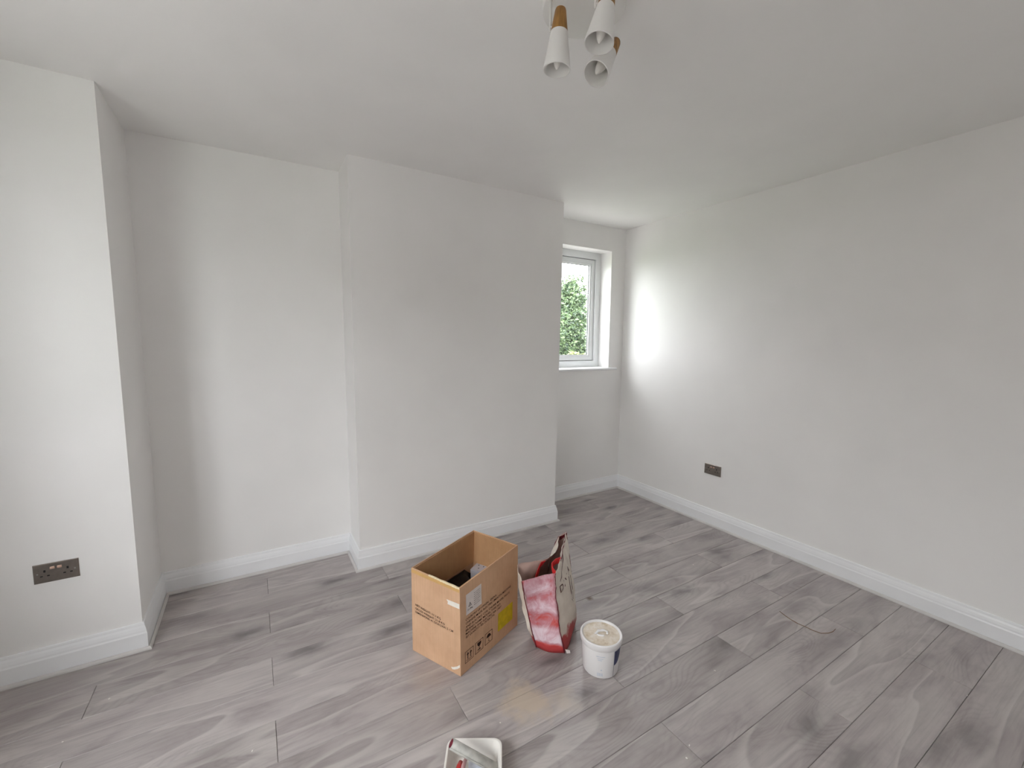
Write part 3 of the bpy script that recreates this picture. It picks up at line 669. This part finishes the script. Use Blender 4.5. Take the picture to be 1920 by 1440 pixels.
def bag_pt(i, t):
    b, m_, tp = ctl[i % 13]; zt = tp[2]
    b = Vector((b[0], b[1], 0.0015)); m_ = Vector((m_[0], m_[1], 0.2)); tp = Vector(tp)
    # quadratic through three levels
    tm = 0.2/zt
    l0 = (t-tm)*(t-1)/(tm); l1 = t*(t-1)/(tm*(tm-1)); l2 = t*(t-tm)/(1-tm)
    return b*l0 + m_*l1 + tp*l2
def cr(p0, p1, p2, p3, t): return 0.5*((2*p1)+(p2-p0)*t+(2*p0-5*p1+4*p2-p3)*t*t+(3*p1-p0-3*p2+p3)*t**3)
corner = {0, 4, 6, 11}
def bag_S(s, t, off=0.0):
    i = int(math.floor(s)); a = s-i
    P1, P2 = bag_pt(i, t), bag_pt(i+1, t)
    P0 = P1*2-P2 if i % 13 in corner else bag_pt(i-1, t)
    P3 = P2*2-P1 if (i+1) % 13 in corner else bag_pt(i+2, t)
    p = cr(P0, P1, P2, P3, a)
    w_ = min(1.0, min(t, 1.2-t)*5)
    nn = (P2-P1).cross(Vector((0, 0, 1))).normalized()
    q = p*13
    d = 0.008*noise.noise(q)+0.0055*noise.noise(q*2.7+Vector((3, 1, 7)))+0.0035*abs(noise.noise(q*6.0))
    return p + nn*(d*w_+off)
def bag_sheet(name, s0, s1, mats, parent, nt_=18, t0=0.0, t1=1.0, off=0.0):
    ns = int((s1-s0)*6); V = []; Fc = []
    for j in range(nt_+1):
        for i in range(ns+1):
            a = s0+(s1-s0)*i/ns; a = min(a, s1-1e-6) if i == ns else a
            V.append(bag_S(a, t0+(t1-t0)*j/nt_, off))
    for j in range(nt_):
        for i in range(ns): k = j*(ns+1)+i; Fc.append((k, k+1, k+ns+2, k+ns+1))
    o = from_py(name, V, Fc, mats, parent, True)
    md = o.modifiers.new('thick', 'SOLIDIFY'); md.thickness = 0.0016; md.offset = -1; md.material_offset = 1 if len(o.data.materials) > 1 else 0
    return o
front = bag_sheet('side_panel', 0, 4, [M_PANEL, M_BAGIN], bag)
bag_sheet('gusset', 4, 6, [M_PRINT, M_BAGIN], bag)
bag_sheet('side_panel', 6, 11, [M_PANEL, M_BAGIN], bag)
bag_sheet('gusset', 11, 13, [M_PRINT, M_BAGIN], bag)
V = [bag_S(i/4, 0.012) for i in range(52)]
from_py('base', V, [tuple(range(52))], M_PRINT, bag)
for s in (0.0, 4.0, 6.0, 11.0):
    tube('piping', [bag_S(s+1e-4, k/24, 0.0012) for k in range(25)], 0.0022, M_SEAM, bag, 6)
# straps and dark binding inside the mouth
def ribbon(name, pts, hgt, mat, th=0.002):
    V = []; Fc = []; pts = [Vector(p) for p in pts]; n = len(pts)
    for i, p in enumerate(pts):
        t = (pts[min(i+1, n-1)]-pts[max(i-1, 0)]); t.z = 0; nn = Vector((-t.y, t.x, 0)).normalized() if t.length > 1e-6 else Vector((1, 0, 0))
        for a, b in ((0, -1), (0, 1), (1, 1), (1, -1)): V.append(p+nn*th*b*0.5+Vector((0, 0, hgt*(a-0.5))))
    for i in range(n-1):
        for k in range(4): q = i*4; Fc.append((q+k, q+(k+1) % 4, q+4+(k+1) % 4, q+4+k))
    Fc.append((3, 2, 1, 0)); Fc.append(tuple((n-1)*4+k for k in range(4)))
    return from_py(name, V, Fc, mat, bag)
def strap_down(s, wd, t0, t1, off, name='handle'):
    V = []; Fc = []; n = 8
    for j in range(n+1):
        t = t0+(t1-t0)*j/n
        for a in (-1, 1): V.append(bag_S(s+a*wd, t, off+0.004*math.sin(j*1.3)))
    for j in range(n): Fc.append((2*j, 2*j+1, 2*j+3, 2*j+2))
    o = from_py(name, V, Fc, M_STRAP, bag); md = o.modifiers.new('thick', 'SOLIDIFY'); md.thickness = 0.002; md.offset = 0
strap_down(8.05, 0.13, 0.55, 0.99, -0.008)
ribbon('handle', [bag_S(1.75, 0.985, -0.004), bag_S(1.45, 0.995, -0.022), bag_S(1.05, 0.99, -0.036), bag_S(0.65, 0.97, -0.030), bag_S(0.40, 0.95, -0.005)], 0.030, M_STRAP)
ribbon('binding', [bag_S(1.7+0.19*k, 0.955, -0.0045) for k in range(13)], 0.034, M_SEAM)
ribbon('binding', [bag_S(4.05+0.4*k, 0.97, -0.0045) for k in range(5)], 0.022, M_SEAM)
# printed name and sketched stems on the cream side
V = []; Fc = []
v, f = text_geo('DIVIA', 1.0, spacing=1.15, bold=0.018)
xa, xb = min(p[0] for p in v), max(p[0] for p in v)
for p in v: V.append(bag_S(0.50+(p[0]-xa)/(xb-xa)*2.2, 0.725+p[1]*0.110+(p[0]-xa)/(xb-xa)*0.03, 0.0014))
from_py('lettering', V, f, M_BROWNINK, front)
def stem(pts, r): tube('sketched_line', [bag_S(s, t, 0.0006) for s, t in pts], r, M_BROWNINK, front, 5)
stem([(2.55, 0.99), (2.1, 0.95), (1.7, 0.93), (1.3, 0.90), (1.0, 0.87), (0.72, 0.84)], [0.0018, 0.0024, 0.0012, 0.001, 0.0016, 0.0008])
stem([(2.2, 0.74), (2.0, 0.66), (1.85, 0.58), (1.85, 0.50), (2.1, 0.44)], [0.001, 0.0022, 0.0018, 0.0012, 0.001])
stem([(2.7, 0.70), (2.35, 0.58), (2.2, 0.46)], [0.001, 0.0016, 0.001])
V = [(-1.982, -1.640, 0.024), (-1.962, -1.652, 0.020), (-1.958, -1.652, 0.003), (-1.976, -1.646, 0.004)]
o = from_py('tag', V, [(0, 1, 2, 3)], M_LABEL, bag); md = o.modifiers.new('thick', 'SOLIDIFY'); md.thickness = 0.001

# ------------------------------------------------------------------ plastic tub
TX, TY = -1.888, -1.787
M_TUB = plain('white_tub_plastic', srgb(232, 230, 230), rough=0.35, nscale=10, namt=0.02)
def lidmat():
    m, nt, p = new_mat('filler_crusted_lid'); tc = N(nt, 'ShaderNodeTexCoord')
    n1 = N(nt, 'ShaderNodeTexNoise', i_Scale=28.0, i_Detail=6.0, i_Roughness=0.65); L(nt, tc.outputs['Object'], n1.inputs['Vector'])
    r = ramp(nt, n1.outputs[0], [(0.28, srgb(188, 166, 140)), (0.42, srgb(216, 202, 182)), (0.58, srgb(230, 220, 208)), (0.8, srgb(240, 236, 230))]); L(nt, r.outputs[0], p.inputs['Base Color'])
    p.inputs['Roughness'].default_value = 0.75; b = N(nt, 'ShaderNodeBump', i_Strength=0.5, i_Distance=0.002); L(nt, n1.outputs[0], b.inputs['Height']); L(nt, b.outputs[0], p.inputs['Normal']); return m
M_LID = lidmat()
M_NAVY = plain('navy_label_print', srgb(44, 50, 92), rough=0.4, nscale=20, namt=0.1)
M_PALEBLUE = plain('pale_blue_label_print', srgb(196, 204, 216), rough=0.4, nscale=60, namt=0.1)
tub = thing('filler_tub', 'white plastic tub with a dirty cream lid standing on the floor', 'tub', (TX, TY, 0))
lathe('body', [(0.0, 0.002), (0.074, 0.001), (0.079, 0.003), (0.0815, 0.008), (0.0885, 0.130), (0.0890, 0.140), (0.0, 0.140)], M_TUB, tub, 64)
lid = lathe('lid', [(0.0, 0.163), (0.084, 0.163), (0.0885, 0.170), (0.0935, 0.171), (0.0965, 0.168), (0.0970, 0.160), (0.0945, 0.142), (0.0925, 0.139), (0.0, 0.139)], M_TUB, tub, 64)
# dried filler over the recessed top, with a torn ring in the middle
V = [(0, 0, 0)]; Fc = []
for k in range(1, 9):
    for s in range(40):
        a = 2*math.pi*s/40; r = 0.0845*k/8; V.append((r*math.cos(a), r*math.sin(a), 0))
V = [(x, y, 0.1642+0.0016*noise.noise(Vector((x*40, y*40, 2)))+0.001*noise.noise(Vector((x*110, y*110, 5)))) for x, y, _ in V]
for s in range(40): Fc.append((0, 1+s, 1+(s+1) % 40))
for k in range(7):
    for s in range(40): Fc.append((1+k*40+s, 1+(k+1)*40+s, 1+(k+1)*40+(s+1) % 40, 1+k*40+(s+1) % 40))
from_py('dried_filler', V, Fc, M_LID, lid, True)
ca, sa = math.cos(math.radians(-32)), math.sin(math.radians(-32))
ring = []
for k in range(25):
    a = math.radians(-30+k*13.2); x, y = 0.024*math.cos(a)+0.004, 0.016*math.sin(a); ring.append((x*ca-y*sa, x*sa+y*ca, 0.1675+0.0035*math.sin(a*1.0+1)))
tube('pull_ring', ring, [0.0045+0.0012*math.sin(k) for k in range(25)], M_TUB, lid, 8)
V, Fc = sweep_pts([(-0.030*ca+0.006*sa, -0.030*sa-0.006*ca, 0.1672), (-0.012*ca-0.012*sa, -0.012*sa+0.012*ca, 0.1690), (0.012*ca-0.016*sa, 0.012*sa+0.016*ca, 0.1685), (0.034*ca-0.012*sa, 0.034*sa+0.012*ca, 0.1665)], [0.003, 0.006, 0.005, 0.002], 8)
from_py('pull_tab', V, Fc, M_TUB, lid, True)
def tub_patch(name, pl, mat, off=0.0007):
    """pl: (angle deg, z) polygon fan on the tub wall"""
    V = []; Fc = []
    for a, z in pl:
        r = 0.0815+(z-0.008)/0.122*0.007+off; q = math.radians(a); V.append((r*math.cos(q), r*math.sin(q), z))
    Fc.append(tuple(range(len(V)))); return V, Fc
def tub_strip(name, a0, a1, zf0, zf1, mat, n=12, off=0.0007):
    V = []; Fc = []
    for i in range(n+1):
        a = a0+(a1-a0)*i/n; t = i/n
        for z in (zf0(t), zf1(t)):
            r = 0.0815+(z-0.008)/0.122*0.007+off; q = math.radians(a); V.append((r*math.cos(q), r*math.sin(q), z))
    for i in range(n): Fc.append((2*i, 2*i+2, 2*i+3, 2*i+1))
    return from_py(name, V, Fc, mat, tub)
va = math.degrees(math.atan2(-3.168-TY, -3.223-TX))          # side that faces the room
tub_strip('label_panel', va+46, va+84, lambda t: 0.062+0.045*t*t, lambda t: 0.132, M_NAVY)
tub_strip('label_line', va+44.5, va+45.6, lambda t: 0.006, lambda t: 0.132, M_NAVY, 2)
for (a, z, w_) in ((-12, 0.112, 26), (-9, 0.102, 18), (-7, 0.094, 12)):
    tub_strip('small_print', va+a, va+a+w_, lambda t, z=z: z, lambda t, z=z: z+0.0030, M_PALEBLUE, 6)
for k in range(9):
    tub_strip('bar_mark', va-9+k*2.1, va-9+k*2.1+(1.3 if k % 2 else 0.8), lambda t: 0.016, lambda t: 0.032, M_PALEBLUE, 2)
tub_strip('small_print', va+2, va+6, lambda t: 0.044, lambda t: 0.050, M_PALEBLUE, 2)

# ------------------------------------------------------------------ white tray at the bottom edge of the view
M_TRAY = plain('white_tray_plastic', srgb(226, 222, 216), rough=0.4, nscale=12, namt=0.04)
M_TRAYDUST = plain('dusty_blue_white', srgb(206, 212, 224), rough=0.6, nscale=30, namt=0.05)
d_x = Vector((0.163, -0.095)).normalized(); d_y = Vector((d_x.y, -d_x.x))       # across, towards the camera
tray_o = Vector((-2.583, -1.868))                                            # middle of the far rim
tray = thing('plastic_tray', 'white plastic tray of decorating bits on the floor nearest the camera', 'tray', (tray_o.x, tray_o.y, 0), math.atan2(d_x.y, d_x.x))
def rrect(hw, y0, y1, r, z, n=6, skew=0.0):
    out = []
    for (cx, cy, a0) in ((hw-r, y1-r, 0), (-hw+r, y1-r, 90), (-hw+r, y0+r, 180), (hw-r, y0+r, 270)):
        for k in range(n+1):
            a = math.radians(a0+90*k/n); out.append((cx+r*math.cos(a), cy+r*math.sin(a), z))
    return out
rings = [rrect(0.078, -0.265, -0.022, 0.020, 0.001), rrect(0.082, -0.269, -0.018, 0.022, 0.004), rrect(0.0955, -0.287, -0.003, 0.027, 0.052), rrect(0.100, -0.291, 0.001, 0.030, 0.053), rrect(0.1005, -0.2915, 0.0015, 0.030, 0.056),
         rrect(0.0985, -0.289, -0.001, 0.029, 0.0575), rrect(0.0935, -0.285, -0.005, 0.027, 0.0565), rrect(0.081, -0.268, -0.020, 0.022, 0.007), rrect(0.077, -0.264, -0.024, 0.020, 0.0045)]
V = []; Fc = []; n = len(rings[0])
for r in rings: V += r
for k in range(len(rings)-1):
    for s in range(n): Fc.append((k*n+s, k*n+(s+1) % n, (k+1)*n+(s+1) % n, (k+1)*n+s))
Fc.append(tuple(range(n))[::-1]); Fc.append(tuple(range((len(rings)-1)*n, len(rings)*n)))
from_py('tray_body', V, Fc, M_TRAY, tray, True).data.set_sharp_from_angle(angle=math.radians(40))
box('base_panel', -0.02, 0.062, -0.20, -0.036, 0.0046, 0.0064, M_TRAYDUST, tray, 0.0008)
# rolled abrasive sheet
M_ROLLOUT = plain('grey_paper_roll', srgb(178, 176, 170), rough=0.6, nscale=30, namt=0.22)
M_ROLLIN = plain('dark_red_abrasive', srgb(104, 34, 46), rough=0.9, nscale=90, namt=0.2)
P0, P1 = Vector((-2.693, -1.903, 0.124)), Vector((-2.566, -1.970, 0.0275))
ax = (P1-P0).normalized(); P1 = P0+ax*0.185
sa_ = ax.cross(Vector((0, 0, 1))).normalized(); sb_ = ax.cross(sa_)
V = []; Fc = []; n = 54; 
for k in range(n+1):
    a = 2*math.pi*2.2*k/n; r = 0.0175-0.0036*k/n
    for q in (P0, P1): V.append(q+sa_*math.cos(a)*r+sb_*math.sin(a)*r)
for k in range(n): Fc.append((2*k, 2*k+2, 2*k+3, 2*k+1))
roll = from_py('sandpaper_roll', V, Fc, [M_ROLLOUT, M_ROLLIN], None, True); md = roll.modifiers.new('thick', 'SOLIDIFY'); md.thickness = 0.0009; md.offset = -1; md.material_offset = 1; md.use_flip_normals = False
tag(roll, 'rolled grey sheet with dark red inside leaning over the white tray corner', 'sandpaper')
def tray_pt(x, y, z): p = tray_o+d_x*x+Vector((-d_x.y, d_x.x))*y; return Vector((p.x, p.y, z))
M_REDH = plain('red_plastic_handle', srgb(176, 44, 44), rough=0.35, nscale=10, namt=0.08)
M_PINKW = plain('dusty_pink_wood', srgb(186, 146, 146), rough=0.7, nscale=40, namt=0.1)
M_STEEL = plain('grubby_steel_blade', srgb(150, 146, 140), rough=0.4, metal=0.8, nscale=30, namt=0.2)
kn = thing('filling_knife', 'red-handled filling knife lying in the white tray', 'tool', tray_pt(-0.055, -0.085, 0.014))
b_ = tray_pt(-0.055, -0.085, 0.014)
tube('handle', [tray_pt(-0.046, -0.062, 0.026)-b_, tray_pt(-0.050, -0.080, 0.026)-b_, tray_pt(-0.056, -0.110, 0.022)-b_, tray_pt(-0.060, -0.150, 0.020)-b_], [0.008, 0.011, 0.012, 0.009], M_REDH, kn, 12)
V = [tray_pt(-0.055, -0.15, 0.020)-b_, tray_pt(-0.066, -0.15, 0.020)-b_, tray_pt(-0.078, -0.235, 0.0085)-b_, tray_pt(-0.048, -0.235, 0.0085)-b_]
o = from_py('blade', V, [(0, 1, 2, 3)], M_STEEL, kn); md = o.modifiers.new('thick', 'SOLIDIFY'); md.thickness = 0.001
st_ = tube('wooden_stick', [tray_pt(-0.028, -0.048, 0.030), tray_pt(-0.034, -0.085, 0.040), tray_pt(-0.042, -0.14, 0.046)], [0.006, 0.0075, 0.0075], M_PINKW, None, 8)
tag(st_, 'dusty pink stick lying across the red handle in the tray', 'stick')

# ------------------------------------------------------------------ bits on the floor
M_COPPERW = plain('copper_strand', srgb(134, 104, 72), rough=0.4, metal=0.3, nscale=30, namt=0.1)
pts = [(-0.717, -1.998), (-0.733, -2.035), (-0.741, -2.067), (-0.743, -2.105), (-0.738, -2.141), (-0.735, -2.175), (-0.722, -2.208), (-0.690, -2.228), (-0.655, -2.235), (-0.616, -2.232)]
wv = tube('wire_strand', [(x, y, 0.0022+0.0015*math.sin(i*1.1)**2) for i, (x, y) in enumerate(pts)], 0.0015, M_COPPERW, None, 6)
tag(wv, 'thin curved brown strand of wire lying on the floor by the right wall', 'wire')
M_CHIP = plain('white_plaster_crumb', srgb(232, 228, 222), rough=0.9, nscale=60, namt=0.05)
chip = None
CRUMB = ['white plaster crumb on the boards between the shopping bag and the right wall', 'white plaster crumb on the boards just right of the white tub',
         'white plaster crumb on the boards right of the tray, nearer the tub', 'white plaster crumb on the boards right of the tray, nearer the camera',
         'white plaster crumb nearest the left pilaster skirting', 'white plaster crumb at the left of the floor, second from the pilaster skirting',
         'white plaster crumb midway between the left pilaster and the tray', 'white plaster crumb on the boards between the carton and the tray',
         'white plaster crumb behind the shopping bag near the chimney breast', 'white plaster crumb nearest the bottom right corner of the view']
for i, (x, y, s) in enumerate(((-0.702, -1.425, .008), (-1.447, -2.082, .006), (-1.872, -2.26, .0055), (-1.924, -2.287, .0065), (-3.811, -0.873, .006), (-3.906, -1.044, .006), (-3.293, -1.446, .005), (-2.443, -1.811, .005), (-1.06, -1.33, .004), (-0.62, -2.73, .004))):
    if chip is None:
        bm = bmesh.new(); bmesh.ops.create_icosphere(bm, subdivisions=1, radius=1.0)
        for v in bm.verts: v.co *= 0.75+0.5*noise.noise(v.co*2.1+Vector((3, 3, 3))); v.co.z = v.co.z*0.45+0.42
        o = chip = from_bm('plaster_crumb', bm, M_CHIP)
    else:
        o = chip.copy(); C.objects.link(o)
    o.location = (x, y, 0.0004); o.scale = (s, s*0.75, s); o.rotation_euler = (0, 0, i*1.7)
    tag(o, CRUMB[i], 'crumb', 'plaster crumbs on the floor')
